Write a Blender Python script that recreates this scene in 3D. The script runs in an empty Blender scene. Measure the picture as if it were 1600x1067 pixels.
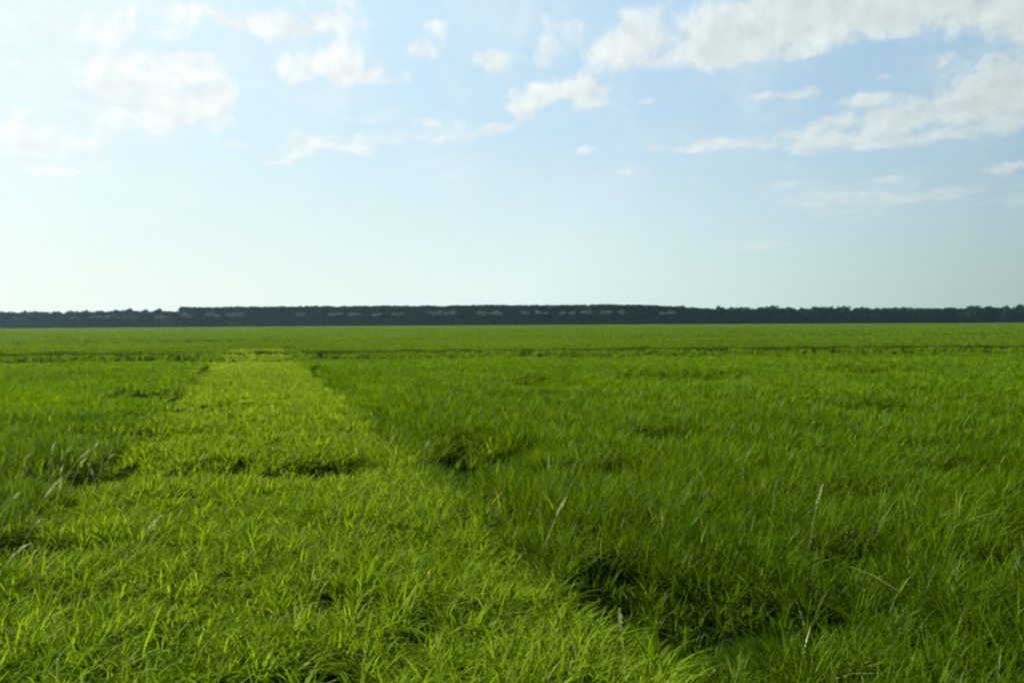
import bpy, math, random
import numpy as np

random.seed(7)
rng = np.random.default_rng(11)
R = math.radians
scn = bpy.context.scene
COL = scn.collection

# ------------------------------------------------------------------ helpers
def tag(o, label=None, cat=None, group=None, kind=None):
    if label: o['label'] = label
    if cat: o['category'] = cat
    if group: o['group'] = group
    if kind: o['kind'] = kind
    return o

def link_mesh(name, verts, faces_flat, counts, mat, parent=None, colors=None, smooth=False):
    me = bpy.data.meshes.new(name)
    verts = np.asarray(verts, dtype=np.float32)
    faces_flat = np.asarray(faces_flat, dtype=np.int32)
    counts = np.asarray(counts, dtype=np.int32)
    me.vertices.add(len(verts))
    me.vertices.foreach_set('co', verts.ravel())
    me.loops.add(len(faces_flat))
    me.loops.foreach_set('vertex_index', faces_flat)
    me.polygons.add(len(counts))
    starts = np.concatenate(([0], np.cumsum(counts)[:-1])).astype(np.int32)
    me.polygons.foreach_set('loop_start', starts)
    if smooth:
        me.polygons.foreach_set('use_smooth', np.ones(len(counts), dtype=bool))
    if colors is not None:
        at = me.attributes.new('tint', 'FLOAT_COLOR', 'POINT')
        at.data.foreach_set('color', np.asarray(colors, dtype=np.float32).ravel())
    me.update(calc_edges=True)
    me.materials.append(mat)
    o = bpy.data.objects.new(name, me)
    COL.objects.link(o)
    if parent: o.parent = parent
    return o

def hash2(ix, iy, seed):
    n = (ix.astype(np.int64) * 374761393 + iy.astype(np.int64) * 668265263 + seed * 1442695041) & 0x7fffffff
    n = ((n ^ (n >> 13)) * 1274126177) & 0x7fffffff
    return ((n ^ (n >> 16)) & 0xffff) / 65535.0

def vnoise(x, y, seed=0):
    ix = np.floor(x); iy = np.floor(y)
    fx = x - ix; fy = y - iy
    fx = fx * fx * (3 - 2 * fx); fy = fy * fy * (3 - 2 * fy)
    a = hash2(ix, iy, seed); b = hash2(ix + 1, iy, seed)
    c = hash2(ix, iy + 1, seed); d = hash2(ix + 1, iy + 1, seed)
    return (a * (1 - fx) + b * fx) * (1 - fy) + (c * (1 - fx) + d * fx) * fy

def fbm(x, y, seed=0, oct=3):
    s = 0; a = 0.5; t = 0
    for k in range(oct):
        s = s + a * vnoise(x * 2 ** k, y * 2 ** k, seed + k * 17); t += a; a *= 0.5
    return s / t

# ------------------------------------------------------------------ camera
CAM_Z = 1.9
PITCH, ROLL = 1.29, -0.32
F_PX = 1400.0
cam = bpy.data.cameras.new('camera')
cam.sensor_width = 36.0
cam.lens = 36.0 * F_PX / 1600.0
cam.clip_start = 0.05
cam.clip_end = 20000
camo = bpy.data.objects.new('camera', cam)
COL.objects.link(camo)
camo.location = (0, 0, CAM_Z)
camo.rotation_mode = 'XYZ'
from mathutils import Matrix
m = Matrix.Rotation(R(90 - PITCH), 4, 'X') @ Matrix.Rotation(R(ROLL), 4, 'Z')
camo.rotation_euler = m.to_euler()
scn.camera = camo

# ------------------------------------------------------------------ light
SUN_AZ, SUN_EL = -62.0, 34.0            # degrees left of the view, above the horizon
sd = (math.sin(R(SUN_AZ)) * math.cos(R(SUN_EL)), math.cos(R(SUN_AZ)) * math.cos(R(SUN_EL)), math.sin(R(SUN_EL)))
sun = bpy.data.lights.new('sun', 'SUN')
sun.energy = 4.0
sun.angle = R(0.53)
sun.color = (1.0, 0.95, 0.86)
suno = bpy.data.objects.new('sun', sun)
COL.objects.link(suno)
from mathutils import Vector
suno.rotation_euler = Vector((-sd[0], -sd[1], -sd[2])).to_track_quat('-Z', 'Y').to_euler()
suno.location = (-60, 40, 60)

# ------------------------------------------------------------------ node helper
class NT:
    def __init__(s, tree):
        s.t = tree; s.n = tree.nodes; s.l = tree.links
    def put(s, sock, v):
        if isinstance(v, bpy.types.NodeSocket): s.l.new(v, sock)
        elif v is not None: sock.default_value = v
    def math(s, op, a, b=None, c=None, clamp=False):
        n = s.n.new('ShaderNodeMath'); n.operation = op; n.use_clamp = clamp
        for i, v in enumerate((a, b, c)): s.put(n.inputs[i], v)
        return n.outputs[0]
    def vec(s, op, a, b=None, c=None):
        n = s.n.new('ShaderNodeVectorMath'); n.operation = op
        for i, v in enumerate((a, b, c)):
            if v is not None: s.put(n.inputs[i], v)
        return n.outputs['Value'] if op in ('DOT_PRODUCT', 'LENGTH') else n.outputs[0]
    def mix(s, f, a, b, blend='MIX'):
        n = s.n.new('ShaderNodeMix'); n.data_type = 'RGBA'; n.blend_type = blend
        s.put(n.inputs[0], f); s.put(n.inputs[6], a); s.put(n.inputs[7], b)
        return n.outputs[2]
    def comb(s, x, y, z):
        n = s.n.new('ShaderNodeCombineXYZ')
        for i, v in enumerate((x, y, z)): s.put(n.inputs[i], v)
        return n.outputs[0]
    def noise(s, v, scale, detail=6, rough=0.55, dist=0.0):
        n = s.n.new('ShaderNodeTexNoise'); n.noise_dimensions = '3D'
        s.put(n.inputs['Vector'], v); n.inputs['Scale'].default_value = scale
        n.inputs['Detail'].default_value = detail; n.inputs['Roughness'].default_value = rough
        n.inputs['Distortion'].default_value = dist
        return n.outputs[0]
    def smooth(s, v, lo, hi, to0=0.0, to1=1.0):
        n = s.n.new('ShaderNodeMapRange'); n.interpolation_type = 'SMOOTHSTEP'
        s.put(n.inputs[0], v)
        for i, q in enumerate((lo, hi, to0, to1)): s.put(n.inputs[i + 1], q)
        return n.outputs[0]

# ------------------------------------------------------------------ sky and clouds
world = bpy.data.worlds.new('World'); scn.world = world
world.use_nodes = True
wt = world.node_tree; wt.nodes.clear(); W = NT(wt)
out = wt.nodes.new('ShaderNodeOutputWorld'); bg = wt.nodes.new('ShaderNodeBackground')
wt.links.new(bg.outputs[0], out.inputs[0])
sky = wt.nodes.new('ShaderNodeTexSky'); sky.sky_type = 'NISHITA'
sky.sun_disc = False
sky.sun_elevation = R(SUN_EL); sky.sun_rotation = R(SUN_AZ)
sky.altitude = 0; sky.air_density = 1.0; sky.dust_density = 1.2; sky.ozone_density = 1.5
STRENGTH = 0.06
EXPO = 1.6
K = 1.0 / (2 ** EXPO * STRENGTH)
bg.inputs[1].default_value = STRENGTH
tc = wt.nodes.new('ShaderNodeTexCoord'); D = tc.outputs['Generated']
sep = wt.nodes.new('ShaderNodeSeparateXYZ'); wt.links.new(D, sep.inputs[0])
az = W.math('ARCTAN2', sep.outputs[0], sep.outputs[1])
el = W.math('ARCSINE', sep.outputs[2])
elp = W.math('MAXIMUM', el, -0.02)
P = W.comb(az, el, 0.0)

def ang(x, y):
    a = math.atan((x - 800) / F_PX)
    hz = 506 - 9 * x / 1600
    e = math.atan((hz - y) / F_PX * math.cos(a))
    return a, e

# each cloud bank of the sky: where it sits, half width, half height (in photo
# pixels, turned into angles), weight
BANKS = [
 # left
 (110, 55, 75, 16, .85), (215, 44, 95, 20, .95), (330, 26, 120, 16, .75), (430, 45, 80, 13, .75), (405, 140, 22, 60, -.5), (250, 72, 110, 8, -.35), (530, 35, 50, 18, 1.0), (520, 5, 60, 10, .6),
 (490, 90, 70, 40, 1.3), (560, 120, 40, 16, .8), (620, 128, 22, 13, 1.0),
 (180, 130, 45, 40, 1.1), (290, 105, 95, 20, 1.0), (270, 165, 90, 32, 1.1), (345, 155, 32, 22, .9), (240, 190, 80, 20, .7),
 (25, 205, 42, 36, 1.35), (105, 230, 52, 34, 1.15), (185, 248, 26, 9, .8), (90, 265, 80, 12, .5), (30, 105, 35, 12, .5),
 # middle
 (490, 225, 55, 18, .9), (590, 222, 75, 20, .95), (430, 248, 40, 8, .7), (360, 233, 25, 8, .75), (690, 190, 42, 10, .75), (720, 212, 50, 12, .65), (780, 206, 25, 8, .65),
 (690, 52, 24, 14, .75), (675, 82, 44, 16, .75), (780, 102, 28, 22, 1.2), (850, 88, 30, 22, 1.3), (545, 182, 30, 8, .55), (780, 5, 30, 14, .6),
 (830, 150, 46, 28, 1.15), (925, 148, 40, 24, 1.2), (875, 140, 40, 14, .9), (1000, 163, 22, 11, .7), (815, 180, 22, 14, .6), (910, 234, 22, 7, .5),
 # right, the big bank across the top
 (890, 38, 50, 16, .75), (925, 72, 36, 24, .8), (960, 90, 36, 24, .7), (1020, 62, 70, 40, 1.15), (1110, 90, 34, 24, .8), (1150, 45, 70, 50, 1.25), (1270, 40, 115, 40, 1.3), (1190, 85, 60, 22, .8),
 (1400, 16, 130, 34, 1.1), (1540, 22, 110, 50, 1.0), (1640, 60, 50, 100, .8), (1390, 88, 100, 22, -.8), (1540, 92, 50, 14, -.3), (1230, 122, 120, 16, -.6), (1230, 2, 60, 14, .8),
 (1570, 135, 70, 48, .85), (1480, 165, 90, 28, .9), (1600, 170, 60, 40, 1.0), (1380, 190, 60, 18, .8), (1470, 102, 32, 11, .75), (1380, 122, 22, 8, .6), (1435, 82, 60, 18, .35), (1390, 98, 22, 10, .5),
 (1210, 154, 55, 11, .85), (1265, 142, 28, 11, .8), (1325, 165, 30, 11, .7), (1360, 158, 26, 12, .7),
 (1090, 231, 65, 9, .8), (1230, 220, 130, 17, 1.0), (1400, 221, 110, 12, .8), (1290, 195, 80, 8, .5),
 (1330, 310, 170, 13, .6), (1480, 305, 110, 12, .5), (1240, 288, 80, 9, .5), (1410, 280, 40, 8, .5), (1560, 264, 40, 10, .4),
 (1180, 384, 65, 12, .6), (1150, 355, 40, 9, .4), (980, 268, 50, 9, .35), (1300, 335, 90, 9, .35), (1580, 318, 40, 8, .4),
]
def bank_sum(Pv):
    acc = None
    for (x, y, rx, ry, w) in BANKS:
        a, e = ang(x, y)
        sx = F_PX / rx / 1.0; sy = F_PX / ry / 1.0
        q = W.vec('MULTIPLY_ADD', Pv, (sx, sy, 0), (-a * sx, -e * sy, 0))
        d = W.vec('DOT_PRODUCT', q, q)
        g = W.math('POWER', 0.38, d)
        acc = W.math('MULTIPLY_ADD', g, 0.38 + 0.42 * w if w > 0 else w, acc if acc is not None else 0.0)
    return acc

flat = W.math('DIVIDE', 1.15, W.math('ADD', elp, 0.13))
C = W.comb(W.math('MULTIPLY', az, 7.0), flat, 3.7)
# generic thin clouds in the rest of the sky, outside the part the banks describe
rest = W.smooth(W.math('ABSOLUTE', az), 0.62, 0.9)
up = W.smooth(el, 0.40, 0.6)
restm = W.math('MAXIMUM', rest, up)
gen = W.math('MULTIPLY', W.smooth(W.noise(C, 0.6, 4), 0.48, 0.72, 0.0, 0.9), W.math('MULTIPLY', restm, W.smooth(el, 0.06, 0.2)))
# wobble the bank outlines
wob = wt.nodes.new('ShaderNodeTexNoise'); wob.inputs['Scale'].default_value = 2.6; wob.inputs['Detail'].default_value = 4
wt.links.new(C, wob.inputs['Vector'])
wv = W.vec('MULTIPLY', W.vec('SUBTRACT', wob.outputs['Color'], (0.5, 0.5, 0.5)), (0.045, 0.026, 0))
Pw = W.vec('ADD', P, wv)
B = W.math('ADD', bank_sum(Pw), gen)
n1 = W.noise(C, 4.2, 9, 0.59, 0.3)
n2 = W.noise(W.vec('ADD', C, (-0.05, -0.10, 0)), 4.2, 5, 0.58, 0.3)
dens = W.math('MULTIPLY_ADD', W.math('SUBTRACT', n1, 0.5), 3.0, B)
cover = W.smooth(dens, 0.06, 1.22)
cover = W.math('MULTIPLY', cover, W.smooth(B, 0.08, 0.45))
# thinner towards the horizon
cover = W.math('MULTIPLY', cover, W.smooth(el, 0.0, 0.27, 0.25, 0.86))
veil = W.math('MULTIPLY', W.smooth(W.noise(C, 1.5, 7, 0.6), 0.42, 0.72, 0.0, 0.34), W.smooth(el, 0.06, 0.2))
cover = W.math('MAXIMUM', cover, veil)
cosun = W.vec('DOT_PRODUCT', D, sd)
glow = W.smooth(cosun, 0.0, 0.85, 0.0, 1.0)
lit = W.math('MULTIPLY_ADD', W.math('SUBTRACT', n2, n1), -0.5, 1.0)
thick = W.smooth(B, 0.7, 2.4, 1.0, 0.88)
lum = W.math('MULTIPLY', W.math('MULTIPLY', lit, thick), W.math('MULTIPLY_ADD', glow, 0.24 * K, 0.76 * K))
ccol = W.vec('MULTIPLY', W.mix(glow, (0.90, 1.0, 0.97, 1), (0.97, 1.0, 0.98, 1)), W.comb(lum, lum, lum))
def ramp(fac, stops):
    n = wt.nodes.new('ShaderNodeValToRGB'); n.color_ramp.interpolation = 'LINEAR'
    els = n.color_ramp.elements
    while len(els) < len(stops): els.new(0.5)
    for e_, (p_, c_) in zip(els, stops): e_.position = p_; e_.color = (*c_, 1)
    W.put(n.inputs[0], fac)
    return n.outputs[0]
# summer air: milky and bright near the sun, grey-green away from it at the horizon, clearer higher up
f = W.math('MULTIPLY_ADD', cosun, 0.5, 0.5)
low = ramp(f, [(0.38, (.30, .39, .38)), (0.49, (.385, .50, .48)), (0.60, (.58, .73, .71)), (0.70, (.745, .885, .85)), (0.85, (.79, .90, .83)), (1.0, (.97, 1.0, .92))])
high = ramp(f, [(0.45, (.22, .37, .53)), (0.57, (.32, .51, .68)), (0.70, (.46, .66, .83)), (0.80, (.57, .78, .91)), (0.92, (.77, .92, .99)), (1.0, (.95, 1.0, 1.0))])
milky = W.mix(W.smooth(el, -0.02, 0.30), low, high)
milky = W.vec('SCALE', milky); milky.node.inputs['Scale'].default_value = K * 1.05
clear = W.smooth(el, 0.30, 0.9, 0.06, 0.8)
base = W.mix(clear, milky, sky.outputs[0])
final = W.mix(cover, base, ccol)
wt.links.new(final, bg.inputs[0])

# ------------------------------------------------------------------ materials
def new_mat(name):
    mt = bpy.data.materials.new(name); mt.use_nodes = True
    mt.node_tree.nodes.clear()
    return mt, NT(mt.node_tree)

def leaf_mat(name, rough=0.42, spec=0.35, trans=0.4, tmul=(1.25, 1.15, 0.6, 1)):
    mt, N = new_mat(name)
    o = N.n.new('ShaderNodeOutputMaterial')
    at = N.n.new('ShaderNodeAttribute'); at.attribute_name = 'tint'
    df = N.n.new('ShaderNodeBsdfDiffuse'); N.l.new(at.outputs['Color'], df.inputs['Color'])
    gl = N.n.new('ShaderNodeBsdfGlossy'); gl.inputs['Roughness'].default_value = rough
    pr = N.n.new('ShaderNodeMixShader'); pr.inputs[0].default_value = spec
    N.l.new(df.outputs[0], pr.inputs[1]); N.l.new(gl.outputs[0], pr.inputs[2])
    tr = N.n.new('ShaderNodeBsdfTranslucent')
    N.l.new(N.mix(1.0, at.outputs['Color'], tmul, 'MULTIPLY'), tr.inputs[0])
    mx = N.n.new('ShaderNodeMixShader'); mx.inputs[0].default_value = trans
    N.l.new(pr.outputs[0], mx.inputs[1]); N.l.new(tr.outputs[0], mx.inputs[2])
    N.l.new(mx.outputs[0], o.inputs[0])
    return mt

GRASS = leaf_mat('grass_blades', 0.45, 0.006, 0.45, (1.3, 1.15, 0.4, 1))
CROWN = leaf_mat('tree_leaves', 0.6, 0.0, 0.08)

soil, N = new_mat('field_soil')
o = N.n.new('ShaderNodeOutputMaterial'); pr = N.n.new('ShaderNodeBsdfPrincipled')
g = N.n.new('ShaderNodeNewGeometry')
na = N.noise(g.outputs['Position'], 0.35, 6, 0.6); nb = N.noise(g.outputs['Position'], 9.0, 5, 0.6)
c = N.mix(N.smooth(na, .35, .65), (0.008, 0.020, 0.002, 1), (0.016, 0.036, 0.003, 1))
c = N.mix(N.smooth(nb, .35, .7), c, (0.006, 0.012, 0.002, 1))
N.l.new(c, pr.inputs['Base Color']); pr.inputs['Roughness'].default_value = 0.95
pr.inputs['Specular IOR Level'].default_value = 0.0
bp = N.n.new('ShaderNodeBump'); bp.inputs['Strength'].default_value = 0.6; bp.inputs['Distance'].default_value = 0.05
N.l.new(nb, bp.inputs['Height']); N.l.new(bp.outputs[0], pr.inputs['Normal'])
N.l.new(pr.outputs[0], o.inputs[0])

bark, N = new_mat('bark')
o = N.n.new('ShaderNodeOutputMaterial'); pr = N.n.new('ShaderNodeBsdfPrincipled')
g = N.n.new('ShaderNodeNewGeometry')
N.l.new(N.mix(N.noise(g.outputs['Position'], 4.0), (0.022, 0.024, 0.018, 1), (0.040, 0.042, 0.032, 1)), pr.inputs['Base Color'])
pr.inputs['Roughness'].default_value = 0.9; pr.inputs['Specular IOR Level'].default_value = 0.0
N.l.new(pr.outputs[0], o.inputs[0])

# ------------------------------------------------------------------ the lie of the field
DIRX = -0.289                                   # the paler strip runs off to the left: X = DIRX * Y
S_L, S_R = -1.76, 2.10
def strip_s(X, Y): return X - DIRX * Y
def ditch_y(X, Y):
    # the dark cross ditch, a little nearer at the left
    return 46.0 + 0.10 * X

HOLLOWS = [  # centre x, y, half width, half length, strength
 (-0.66, 11.9, .5, 1.5, 1.06), (-.2, 11.8, .4, 1.0, .95), (1.05, 5.3, .48, .6, .95), (0.68, 5.8, .28, .6, .9), (1.5, 5.2, .25, .25, .5),
 (-2.4, 11.2, .68, .72, 1.0), (-3.85, 11.2, .72, .64, .98), (-3.1, 11.1, .3, .5, .9), (-5.1, 11.1, .6, 1.0, 1.03), (-4.5, 11.2, .35, .5, .9), (-.62, 11.9, .42, 1.3, 1.07),
 (-3.6, 7.1, .32, .35, .9), (-4.1, 7.3, .3, .35, .7), (2.4, 13.6, .6, .75, .8), (0.8, 26, 1.0, 2.3, 1.0), (5.0, 28, 2.2, 2.4, .95),
 (5.2, 10.0, .6, .5, .8), (-2.75, 7.25, .09, .14, 1.0), (1.1, 10.4, .3, .5, .6), (1.6, 5.0, .35, .3, .6),
 (-3.2, 8.9, .12, .3, .6), (2.6, 4.3, .15, .2, .4), (3.0, 5.2, .25, .3, .6), (2.3, 6.3, .3, .35, .55), (4.2, 7.2, .4, .35, .6), (3.3, 8.6, .4, .4, .5),
 (-6.0, 14.5, .8, .8, .5), (-9, 22, 1.2, 1.6, .6), (-6.4, 19, .9, 1.2, .5), (6.6, 17, .8, 1.0, .5), (9.5, 21, 1.2, 1.3, .5), (12, 31, 1.8, 2.2, .5),
]
def hollow(X, Y):
    h = np.zeros_like(X)
    for (cx, cy, rx, ry, w) in HOLLOWS:
        d = ((X - cx) / rx) ** 2 + ((Y - cy) / ry) ** 2
        h = np.maximum(h, w * np.exp(-d ** 1.5))
    s = strip_s(X, Y)
    # furrows along the strip's edges, broken
    br = vnoise(Y * 0.45, Y * 0 + 3.3, 5)
    h = np.maximum(h, np.exp(-((s - 2.32) / .2) ** 2) * np.clip(br * 1.5 - .35, 0, .8) * (Y < 42))
    br = vnoise(Y * 0.55, Y * 0 + 7.3, 6)
    h = np.maximum(h, np.exp(-((s + 1.98) / .2) ** 2) * np.clip(br * 1.5 - .35, 0, .8) * (Y < 42))
    # cross ditch
    br = vnoise(X * 0.16, X * 0 + 1.3, 9)
    inside = ((s > -3) & (s < 3))
    h = np.maximum(h, np.exp(-((Y - ditch_y(X, Y)) / 3.0) ** 4) * np.clip(br * 1.5 + .3, 0.5, 1.0) * np.where(inside, .4, 1.0))
    br = vnoise(X * 0.07, X * 0 + 5.3, 19)
    h = np.maximum(h, np.exp(-((Y - 92 - .2 * X) / 6) ** 4) * np.clip(br * 1.6 - .5, 0, .8))
    return h

def ground_z(X, Y, hol=None):
    if hol is None: hol = hollow(X, Y)
    r = np.sqrt(X * X + Y * Y)
    z = 0.10 * (fbm(X * 0.35, Y * 0.35, 2) - .5) * np.clip(1.5 - r / 60, 0, 1)
    return z - 0.2 * hol - np.clip((r - 20) / 60, 0, .4) * hol

# ------------------------------------------------------------------ ground
def axis(lo, hi, fine_lo, fine_hi, step, grow):
    v = list(np.arange(fine_lo, fine_hi + 1e-6, step))
    s = step; x = fine_hi
    while x < hi: s *= grow; x += s; v.append(min(x, hi))
    s = step; x = fine_lo; pre = []
    while x > lo: s *= grow; x -= s; pre.append(max(x, lo))
    return np.array(pre[::-1] + v)
gx = axis(-700, 700, -9, 9, 0.12, 1.09)
gy = axis(-300, 800, 1, 16, 0.12, 1.05)
GX, GY = np.meshgrid(gx, gy)
GZ = ground_z(GX, GY)
nx, ny = len(gx), len(gy)
V = np.stack([GX.ravel(), GY.ravel(), GZ.ravel()], 1)
i, j = np.meshgrid(np.arange(nx - 1), np.arange(ny - 1))
a = (j * nx + i).ravel()
F = np.stack([a, a + 1, a + nx + 1, a + nx], 1)
ground = link_mesh('ground', V, F.ravel(), np.full(len(F), 4), soil, smooth=True)
tag(ground, 'dark soil of the flat field under the grass', 'ground', kind='structure')

# ------------------------------------------------------------------ grass
def sample_tufts(n0, rmin, rmax):
    """points whose density falls with distance as the blades grow"""
    # cumulative of rho(r)*r*theta
    rr = np.exp(np.linspace(math.log(rmin), math.log(rmax), 4000))
    rho = np.where(rr < 9, 1.0, (9 / rr) ** 1.72)
    half = np.where(rr < 12, R(75), R(46))
    w = rho * rr * 2 * half
    cum = np.concatenate(([0], np.cumsum((w[1:] + w[:-1]) / 2 * np.diff(rr))))
    n = int(n0 * cum[-1])
    u = rng.random(n) * cum[-1]
    r = np.interp(u, cum, rr)
    th = (rng.random(n) * 2 - 1) * np.where(r < 12, R(75), R(46))
    return r * np.sin(th), r * np.cos(th), r

TX, TY, TR = sample_tufts(240, 1.3, 395)
HOL = hollow(TX, TY)
clump = vnoise(TX * 5.5, TY * 5.5, 77) * .6 + vnoise(TX * 12, TY * 12, 78) * .4
gate = np.clip((clump - .36) / .16, 0, 1)
gate = gate + (1 - gate) * np.clip((TR - 9) / 14, .12, 1)
keep = (rng.random(len(TX)) > HOL * np.where(TR < 7, .80, .94)) & (rng.random(len(TX)) < gate)
TX, TY, TR, HOL = TX[keep], TY[keep], TR[keep], HOL[keep]
S = strip_s(TX, TY) + rng.normal(0, .07, len(TX)) + np.where(strip_s(TX, TY) < 0, 1.0, 0.4) * 0.5 * (fbm(TX * 1.3, TY * 1.3, 31) - .5) * 2
in_strip = (S > S_L) & (S < S_R + .28 * np.exp(-(TY / 6) ** 2)) & (TY < 63)
beyond = (TY > ditch_y(TX, TY)) & ~in_strip
# the strip frays out into the meadow on its left side
fray = (S < S_L) & (TY < 42) & (rng.random(len(TX)) < .85 * np.exp((S - S_L) / (.35 + .055 * TY)))
in_strip = in_strip | fray
region = np.where(in_strip, 0, np.where(beyond, 3, np.where(S > 0, 1, 2)))
# far bank of the cross ditch: its shade painted as darker blade colour
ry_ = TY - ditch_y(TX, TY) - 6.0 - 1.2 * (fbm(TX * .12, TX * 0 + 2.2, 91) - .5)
shade_band = (np.abs(ry_) < .85 + 1.2 * vnoise(TX * .09, TX * 0 + 4.1, 95)) & (rng.random(len(TX)) < np.where(np.abs(strip_s(TX, TY)) < 2.8, .22, np.clip(vnoise(TX * .11, TX * 0 + .7, 93) * 1.7 + .05, .3, .95)))
region = np.where(shade_band, 4, region)

def build_grass(reg, name, label, hgt, k, lean_amp, cols, spread=1.0, wmul=1.0, comb=0.0):
    sel = region == reg
    tx, ty, tr, hol = TX[sel], TY[sel], TR[sel], HOL[sel]
    lod = np.maximum(1.0, tr / 9.0)
    fr = np.clip((tr - 8) / 22, 0, 1)
    n = len(tx)
    tint_t = fbm(tx * 0.5, ty * 0.5, 40 + reg) * .6 + rng.random(n) * .4
    ht = hgt * (0.60 + 0.8 * fbm(tx * 1.1, ty * 1.1, 60 + reg)) * (1 + (rng.random(n) - .5) * (.6 - .4 * fr)) * (1 - .45 * hol)
    cd = (fbm(tx * 0.33, ty * 0.33, 71) - .5) * 7 + 0.4            # combing direction
    rt = 0.036 * spread * lod ** 0.75
    # blades
    idx = np.repeat(np.arange(n), k)
    m = len(idx)
    phi = rng.random(m) * 2 * np.pi
    rad = np.sqrt(rng.random(m)) * rt[idx]
    bx = tx[idx] + rad * np.cos(phi); by = ty[idx] + rad * np.sin(phi)
    bz = ground_z(bx, by) - 0.015
    h = ht[idx] * (0.85 + (rng.random(m) - .5) * (.6 - .35 * fr[idx]))
    la = lean_amp * (0.25 + 1.0 * rng.random(m) ** 1.3)
    phi2 = phi + rng.normal(0, 1.0, m)
    lx = la * np.cos(phi2) + comb * np.cos(cd[idx]); ly = la * np.sin(phi2) + comb * np.sin(cd[idx])
    ln = np.sqrt(lx * lx + ly * ly)
    far = tr[idx] > 26
    w = 0.0068 * wmul * lod[idx] ** 0.93 * (0.7 + .7 * rng.random(m))
    # side direction: blades face about, twisted off the lean direction
    sa = np.arctan2(ly, lx) + np.pi / 2 + rng.normal(0, .5, m)
    sx, sy = np.cos(sa), np.sin(sa)
    ca, cb, cc = [np.array(c) for c in cols]
    t = np.clip(tint_t[idx] + rng.normal(0, .16, m), 0, 1)[:, None]
    colr = ca * (1 - t) + cb * t
    dry = rng.random(m) < 0.022 * (1 - .8 * fr[idx])
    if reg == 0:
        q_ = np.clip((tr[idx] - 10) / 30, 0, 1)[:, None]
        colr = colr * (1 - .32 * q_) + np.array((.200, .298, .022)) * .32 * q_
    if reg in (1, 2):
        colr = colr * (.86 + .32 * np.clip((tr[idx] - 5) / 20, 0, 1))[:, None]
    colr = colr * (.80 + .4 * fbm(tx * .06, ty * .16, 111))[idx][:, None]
    colr[dry] = cc * (0.6 + .7 * rng.random((dry.sum(), 1)))
    colr = colr * (0.70 + 0.6 * rng.random((m, 1)) ** 1.4)
    verts = []; faces = []; counts = []; colors = []
    base = 0
    def pts(sl, tt):
        q = np.minimum(ln[sl], 1.6)
        up = h[sl] * (tt - 0.34 * np.minimum(q, 1.3) * tt * tt)
        fo = h[sl] * (0.25 * tt + 0.75 * tt * tt)
        return bx[sl] + lx[sl] * fo, by[sl] + ly[sl] * fo, bz[sl] + up
    for sl, levels in ((~far, (0.0, 0.4, 0.75)), (far, (0.0, 0.55))):
        q = sl.sum()
        if not q: continue
        L = len(levels); nv = 2 * L + 1
        vv = np.zeros((q, nv, 3))
        for li, tt in enumerate(levels):
            x, y, z = pts(sl, tt)
            ww = w[sl] * (1 - tt) ** 0.5 * (0.75 if li == 0 else 1.0)
            vv[:, 2 * li] = np.stack([x - sx[sl] * ww, y - sy[sl] * ww, z], 1)
            vv[:, 2 * li + 1] = np.stack([x + sx[sl] * ww, y + sy[sl] * ww, z], 1)
        vv[:, -1] = np.stack(pts(sl, 1.0), 1)
        pat = []; cn = []
        for li in range(L - 1):
            pat += [2 * li, 2 * li + 1, 2 * li + 3, 2 * li + 2]; cn.append(4)
        pat += [2 * L - 2, 2 * L - 1, 2 * L]; cn.append(3)
        off = base + np.arange(q)[:, None] * nv
        faces.append((off + np.array(pat)[None, :]).ravel())
        counts.append(np.tile(cn, q))
        verts.append(vv.reshape(-1, 3))
        c4 = np.concatenate([colr[sl], np.ones((q, 1))], 1)
        colors.append(np.repeat(c4, nv, axis=0))
        base += q * nv
    ob = link_mesh(name, np.concatenate(verts), np.concatenate(faces), np.concatenate(counts), GRASS,
                   colors=np.concatenate(colors), smooth=True)
    tag(ob, label, 'grass', kind='stuff')
    print(name, m, 'blades')
    return ob

YG = (0.088, 0.185, 0.0010); YG2 = (0.185, 0.285, 0.012)
DG = (0.038, 0.100, 0.0005); DG2 = (0.100, 0.180, 0.0010)
DRY = (0.22, 0.28, 0.08)
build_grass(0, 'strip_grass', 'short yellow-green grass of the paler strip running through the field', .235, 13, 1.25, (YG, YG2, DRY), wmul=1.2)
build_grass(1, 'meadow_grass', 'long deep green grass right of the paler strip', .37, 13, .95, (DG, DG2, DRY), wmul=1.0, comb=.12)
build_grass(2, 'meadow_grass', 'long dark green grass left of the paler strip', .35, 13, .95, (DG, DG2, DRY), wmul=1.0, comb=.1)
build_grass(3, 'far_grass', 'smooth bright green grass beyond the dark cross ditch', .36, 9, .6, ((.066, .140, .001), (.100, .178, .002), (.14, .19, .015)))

build_grass(4, 'shaded_grass', 'grass coloured dark for the shade along the ditch that crosses the field', .37, 12, .5, ((.016, .046, .001), (.034, .078, .002), (.06, .09, .02)))  # dark blade colours stand in for the bank's shaded face

# ------------------------------------------------------------------ pale seed stalks standing above the grass
straw, N = new_mat('straw')
o = N.n.new('ShaderNodeOutputMaterial'); pr = N.n.new('ShaderNodeBsdfPrincipled')
g = N.n.new('ShaderNodeNewGeometry')
N.l.new(N.mix(N.noise(g.outputs['Position'], 60.0), (0.24, 0.29, 0.11, 1), (0.38, 0.41, 0.21, 1)), pr.inputs['Base Color'])
pr.inputs['Roughness'].default_value = 0.6
tr = N.n.new('ShaderNodeBsdfTranslucent'); tr.inputs[0].default_value = (0.38, 0.42, 0.19, 1)
mx = N.n.new('ShaderNodeMixShader'); mx.inputs[0].default_value = 0.5
N.l.new(pr.outputs[0], mx.inputs[1]); N.l.new(tr.outputs[0], mx.inputs[2]); N.l.new(mx.outputs[0], o.inputs[0])

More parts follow.
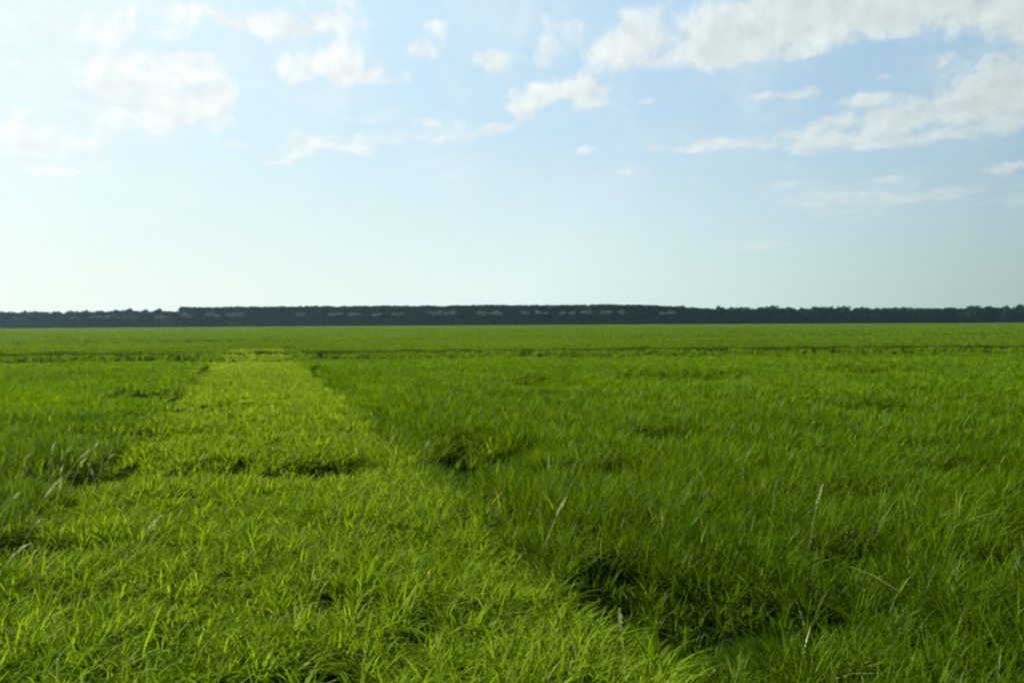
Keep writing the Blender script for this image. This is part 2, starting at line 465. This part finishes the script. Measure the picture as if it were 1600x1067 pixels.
def tube(pts, rad, sides=5):
    vs = []; fs = []; cn = []
    pts = [Vector(p) for p in pts]
    for k, p in enumerate(pts):
        t = (pts[min(k + 1, len(pts) - 1)] - pts[max(k - 1, 0)]).normalized()
        u = t.cross(Vector((0, 1, 0.13))).normalized(); v = t.cross(u)
        for q in range(sides):
            an = 2 * math.pi * q / sides
            vs.append(p + (u * math.cos(an) + v * math.sin(an)) * rad[k])
    for k in range(len(pts) - 1):
        for q in range(sides):
            b = (q + 1) % sides
            fs += [k * sides + q, k * sides + b, (k + 1) * sides + b, (k + 1) * sides + q]; cn.append(4)
    return vs, fs, cn

def seed_stalk(x, y, height, lean, droop, head, label):
    z = float(ground_z(np.array([x]), np.array([y]))[0])
    e = bpy.data.objects.new('grass_stalk', None); COL.objects.link(e)
    e.location = (x, y, z); e.empty_display_size = 0.05
    tag(e, label, 'seed stalk', 'pale seed stalks standing above the grass')
    def cur(t):
        return Vector((lean * height * t ** 1.6 + droop * max(0, t - .7) ** 2 * 3, 0.05 * height * t, height * (t - abs(lean) * .25 * t * t) - abs(droop) * max(0, t - .72) ** 2 * 5))
    ts = [k / 12 for k in range(13)]
    t1 = 1 - head / height
    pts = [cur(t * t1) for t in ts]
    vs, fs, cn = tube(pts, [.0028 - .0012 * t for t in ts])
    link_mesh('stem', vs, fs, cn, straw, e, smooth=True)
    # head: a spindle of many small spikelets round the bent tip
    vs = []; fs = []; cn = []
    for k in range(70):
        u = (k + random.random()) / 70
        p = cur(t1 + (1 - t1) * u)
        d = (cur(min(1, t1 + (1 - t1) * u + .02)) - cur(t1 + (1 - t1) * u - .02)).normalized()
        an = random.random() * 6.283
        side = Vector((math.cos(an), math.sin(an), random.uniform(-.3, .3)))
        side = (side - d * side.dot(d)).normalized()
        r = .0125 * math.sin(math.pi * min(1, u * .93 + .07)) + .002
        tip = p + side * r + d * .022
        w = d.cross(side) * .0042
        b = len(vs)
        mid = p + side * r * .6 + d * .010
        vs += [p, mid + w, tip, mid - w]
        fs += [b, b + 1, b + 2, b + 3]; cn.append(4)
    link_mesh('seed_head', vs, fs, cn, straw, e)
    return e

def spot(px, py, h):
    hz = 506 - 9 * px / 1600
    Y = h * F_PX / (py - hz)
    return (px - 800) / F_PX * Y, Y
for (px, py, hh, lean, droop, head, lab) in [
    (884, 784, .62, .30, .02, .17, 'pale seed stalk leaning right at the crest of the strip'),
    (1288, 766, .70, .16, .02, .20, 'tall straw-coloured seed stalk standing alone in the dark grass at the right'),
    (80, 700, .74, .06, .10, .13, 'hook-shaped pale seed stalk bending over at the left field edge'),
    (92, 734, .66, .10, .04, .10, 'short pale stalk just right of the hooked one'),
    (88, 752, .60, .45, .02, .20, 'long pale stalk leaning right along the left edge of the strip'),
    (136, 706, .70, .50, .03, .14, 'slanting pale stalk in front of the dark hollow at the left'),
    (36, 856, .54, .5, .05, .17, 'pale stalk leaning in from the left picture edge'),
    (245, 815, .46, .45, .02, .15, 'low slanting stalk on the strip beside a small dark gap'),
    (150, 690, .70, .2, .05, .12, 'pale nodding stalk behind the dark hollow at the left'),
    (968, 962, .46, -.10, .03, .11, 'upright pale stalk at the rim of the near dark furrow'),
    (668, 690, .52, .12, .06, .12, "pale stalk beside the dark hollow at the strip's right edge"),
] + [(px, py, hh, ln, .05, .09, "small feathery pale seed head in the clump along the strip's left edge") for (px, py, hh, ln) in [
    (40, 716, .62, .2), (106, 702, .66, .35), (128, 722, .60, .3), (164, 668, .68, .15), (186, 660, .66, .3), (216, 646, .64, .2), (172, 688, .62, .4), (22, 772, .56, .3), (58, 792, .52, .4), (138, 738, .52, -.2)]]:
    x, y = spot(px, py, CAM_Z - hh * (.93 - .2 * abs(lean)) + droop * .4)
    seed_stalk(x - lean * hh - droop * .27, y, hh, lean, droop, head, lab)

# ------------------------------------------------------------------ far trees and wood
D_WOOD = 400.0
def leaf_cloud(centers, radii, per, size, c0, c1, cut=None):
    """leaf-sized faces spread through lobes"""
    C_ = np.repeat(np.asarray(centers), per, axis=0); R_ = np.repeat(np.asarray(radii), per, axis=0)
    n = len(C_)
    d = rng.normal(size=(n, 3)); d /= np.linalg.norm(d, axis=1, keepdims=True)
    p = C_ + d * R_ * (rng.random((n, 1)) ** 0.45)
    if cut is not None:
        ok = cut(p); p = p[ok]; n = len(p)
    u = rng.normal(size=(n, 3)); u /= np.linalg.norm(u, axis=1, keepdims=True)
    v = np.cross(u, rng.normal(size=(n, 3))); v /= np.linalg.norm(v, axis=1, keepdims=True)
    s = size * (0.6 + .8 * rng.random((n, 1)))
    vs = np.stack([p - u * s, p - v * s * .6, p + u * s, p + v * s * .6], 1).reshape(-1, 3)
    fs = np.arange(4 * n)
    t = rng.random((n, 1))
    col = np.array(c0) * (1 - t) + np.array(c1) * t
    col = np.repeat(np.concatenate([col, np.ones((n, 1))], 1), 4, axis=0)
    return vs, fs, np.full(n, 4), col

TC0, TC1 = (0.006, 0.022, 0.012), (0.017, 0.042, 0.022)

def make_tree(name, H, wid, lobes):
    e = bpy.data.objects.new(name, None); COL.objects.link(e); e.empty_display_size = 1
    # trunk with limbs
    vs, fs, cn = tube([(0, 0, -.1), (.05, 0, H * .25), (-.05, .05, H * .5), (0, 0, H * .78)], [.24, .18, .13, .05], 6)
    for k in range(6):
        an = k * 1.05 + random.random(); z0 = H * random.uniform(.25, .5)
        a, b, c = tube([(0, 0, z0), (math.cos(an) * wid * .22, math.sin(an) * wid * .22, z0 + H * .12), (math.cos(an) * wid * .38, math.sin(an) * wid * .38, z0 + H * .2)], [.09, .06, .02], 5)
        o = len(vs); vs += a; fs += [q + o for q in b]; cn += c
    link_mesh('trunk', vs, fs, cn, bark, e, smooth=True)
    cs, rs = [], []
    for k in range(lobes):
        an = random.random() * 6.283; rr = random.random() ** .6 * wid * .40
        z = H * random.uniform(.18, .86)
        s = wid * random.uniform(.15, .30) * (1.0 if z < H * .7 else .8)
        cs.append((math.cos(an) * rr, math.sin(an) * rr, min(z, H - s * .8))); rs.append((s, s, s * .8))
    cs.append((0, 0, H * .84)); rs.append((wid * .2, wid * .2, H * .16))
    v, f, c, col = leaf_cloud(cs, rs, 110, .34, TC0, TC1)
    link_mesh('crown', v, f, c, CROWN, e, colors=col)
    return e

def copy_tree(o):
    c = o.copy(); COL.objects.link(c)
    for ch in list(o.children):
        d = ch.copy(); COL.objects.link(d); d.parent = c
    return c

def at_wood(px, depth=D_WOOD):
    return (px - 800) / F_PX * depth

protos = [make_tree('tree', 7.0, 7.5, 10), make_tree('tree', 6.8, 6.0, 9), make_tree('tree', 7.0, 5.0, 8), make_tree('tree', 6.6, 8.5, 12)]
used = [False] * 4
def place(px, top, depth, label, group):
    k = random.randrange(4)
    if used[k]: t = copy_tree(protos[k])
    else: t = protos[k]; used[k] = True
    top += .5; s = top / [7.0, 6.8, 7.0, 6.6][k]
    t.location = (at_wood(px, depth), depth, -.05); t.rotation_euler = (0, 0, random.random() * 6.283)
    t.scale = (s * random.uniform(.9, 1.15), s * random.uniform(.9, 1.15), s)
    tag(t, label, 'tree', group)

LG, LL = 'loose trees at the left end of the far wood', 'hazy grey-green tree of the lower loose row left of the notch in the far wood'
RG, RL = 'dark trees at the right end of the far tree line', 'small dark round-topped tree in the lower row right of the flat-topped far wood'
for px, top in [(12, 7.0), (38, 7.4), (66, 6.0), (88, 7.2), (110, 7.4), (134, 7.6), (158, 7.4), (182, 7.8), (204, 8.3), (228, 7.7), (250, 8.2), (268, 6.9)]:
    place(px, top, D_WOOD + random.uniform(-4, 3), LL, LG)
for px, top in [(1066, 8.2), (1084, 7.4), (1104, 7.2), (1124, 8.0), (1146, 7.4), (1166, 7.6), (1190, 7.3), (1210, 8.1), (1232, 7.3), (1254, 7.0), (1274, 7.6), (1298, 7.4),
                (1322, 7.7), (1346, 7.2), (1370, 6.6), (1394, 6.4), (1412, 7.0), (1436, 6.5), (1458, 6.4), (1482, 6.7), (1502, 6.3), (1526, 7.6), (1546, 7.2), (1572, 7.3), (1594, 7.8)]:
    place(px, top, D_WOOD + random.uniform(-4, 3), RL, RG)

# the flat-topped middle wood with pale leaves painted for its light openings, and the low thicket along the whole line
GAPS = [(300, 16, 1.0), (345, 24, 1.1), (372, 12, .9), (470, 12, .7), (522, 14, .9), (555, 10, .7), (590, 10, .6), (625, 12, .8), (690, 26, 1.1), (760, 12, .9), (775, 8, .8), (815, 10, .9), (845, 10, .5), (885, 14, .6), (920, 8, .7), (955, 22, .8), (1045, 12, .6)]
def openings(p):
    px = p[:, 0] / p[:, 1] * F_PX + 800
    ok = np.ones(len(p), bool)
    for (gx_, gw, gh) in GAPS:
        d = ((px - gx_) / (gw * .8)) ** 2 + ((p[:, 2] - 5.6) / (1.15 * gh)) ** 2
        ok &= (d > 1) | (rng.random(len(p)) < 2)
    return ok
cs, rs = [], []
for k in range(1450):                      # flat-topped canopy
    px = random.uniform(284, 1110); d = D_WOOD + random.uniform(2, 14)
    top = 8.95 + .55 * float(vnoise(np.array([px * .022]), np.array([.5]), 5)[0]) + .25 * float(vnoise(np.array([px * .07]), np.array([.5]), 8)[0]) + random.uniform(-.6, .1) - 1.5 * min(1, max(0, (px - 1020) / 85)) - (0.5 if px > 900 else 0) * (px - 900) / 160
    s = random.uniform(1.0, 1.7)
    z = top - s * .8 if random.random() < .55 else random.uniform(4.6, top - 1.4)
    cs.append((at_wood(px, d), d, z)); rs.append((s * 1.3, s, s * .8))
v1 = leaf_cloud(cs, rs, 120, .40, TC0, TC1, openings)
cs, rs = [], []
for k in range(5600):                      # thicket below
    px = random.uniform(-260, 1860); d = D_WOOD + random.uniform(3, 18)
    mid = 284 < px < 1066
    z = random.uniform(.3, 5.4 if mid else (6.6 if px < 284 else 6.2)); s = random.uniform(.8, 1.4)
    cs.append((at_wood(px, d), d, z)); rs.append((s * 1.4, s, s))
for px in np.arange(-260, 1861, 5.0):     # the closed inner part of the thicket
    for z in (.6, 1.8, 3.0, 4.2, 5.3):
        d = D_WOOD + 15 + random.uniform(-2, 2)
        cs.append((at_wood(px + random.uniform(-2, 2), d), d, z + random.uniform(-.3, .3))); rs.append((1.3, 1.0, .9))
v2 = leaf_cloud(cs, rs, 70, .42, TC0, TC1)
vs, fs, cn = [], [], []
for k in range(90):
    px = random.uniform(286, 1064); d = D_WOOD + random.uniform(2, 13); x = at_wood(px, d)
    a, b, c = tube([(x, d, -.1), (x + random.uniform(-.3, .3), d, 4), (x + random.uniform(-.5, .5), d, 7.5)], [.22, .16, .06], 5)
    o = len(vs); vs += a; fs += [q + o for q in b]; cn += c
cs, rs = [], []
for (gx_, gw, gh) in GAPS + [(110, 10, .8), (148, 8, .7), (165, 10, .8), (188, 9, .8), (205, 14, 1.1), (219, 9, 1.0), (248, 14, 1.0), (25, 8, .6), (915, 8, .5)]:
    for q in range(max(3, int(gw / 3))):   # pale leaf colour standing in for hazy light through gaps
        px = gx_ + random.uniform(-gw, gw) * .8; d = D_WOOD - 5 + random.uniform(-.5, .5)
        cs.append((at_wood(px, d), d, (5.4 if px > 284 else 4.6) + random.uniform(-.5, .5))); rs.append((1.7, .7, .85 * gh))
v3 = leaf_cloud(cs, rs, 60, .32, (.085, .12, .09), (.17, .215, .165))
wood = link_mesh('far_wood', np.concatenate([v1[0], v2[0], v3[0]]), np.concatenate([v1[1], v2[1] + len(v1[0]), v3[1] + len(v1[0]) + len(v2[0])]),
                 np.concatenate([v1[2], v2[2], v3[2]]), CROWN, colors=np.concatenate([v1[3], v2[3], v3[3]]))
tag(wood, 'dark flat-topped wood with pale patches along the far edge of the field', 'wood', kind='stuff')
tr_ = link_mesh('trunk', vs, fs, cn, bark, wood, smooth=True); tr_['kind'] = 'stuff'

# ------------------------------------------------------------------ air
hz, N = new_mat('haze')
o = N.n.new('ShaderNodeOutputMaterial'); pv = N.n.new('ShaderNodeVolumePrincipled')
pv.inputs['Color'].default_value = (0.5, 0.85, 1.0, 1)
pv.inputs['Density'].default_value = 0.0001
pv.inputs['Anisotropy'].default_value = 0.45
N.l.new(pv.outputs[0], o.inputs['Volume'])
X0, X1, Y0, Y1, Z0, Z1 = -720, 720, -320, 820, -1.6, 11.0
hv = [(X0, Y0, Z0), (X1, Y0, Z0), (X1, Y1, Z0), (X0, Y1, Z0), (X0, Y0, Z1), (X1, Y0, Z1), (X1, Y1, Z1), (X0, Y1, Z1)]
hf = [0, 3, 2, 1, 4, 5, 6, 7, 0, 1, 5, 4, 1, 2, 6, 5, 2, 3, 7, 6, 3, 0, 4, 7]
haze = link_mesh('haze', hv, hf, [4] * 6, hz)
tag(haze, 'thin pale haze over the whole field', 'haze', kind='stuff')

# ------------------------------------------------------------------ render settings
scn.view_settings.view_transform = 'Standard'
scn.view_settings.look = 'None'
scn.view_settings.exposure = EXPO
scn.view_settings.gamma = 1.0
scn.render.film_transparent = False
scn.cycles.filter_width = 2.4
scn.cycles.max_bounces = 8
scn.cycles.diffuse_bounces = 4
scn.cycles.transmission_bounces = 4
scn.cycles.volume_bounces = 0
scn.cycles.use_denoising = True
scn.cycles.denoiser = 'OPENIMAGEDENOISE'
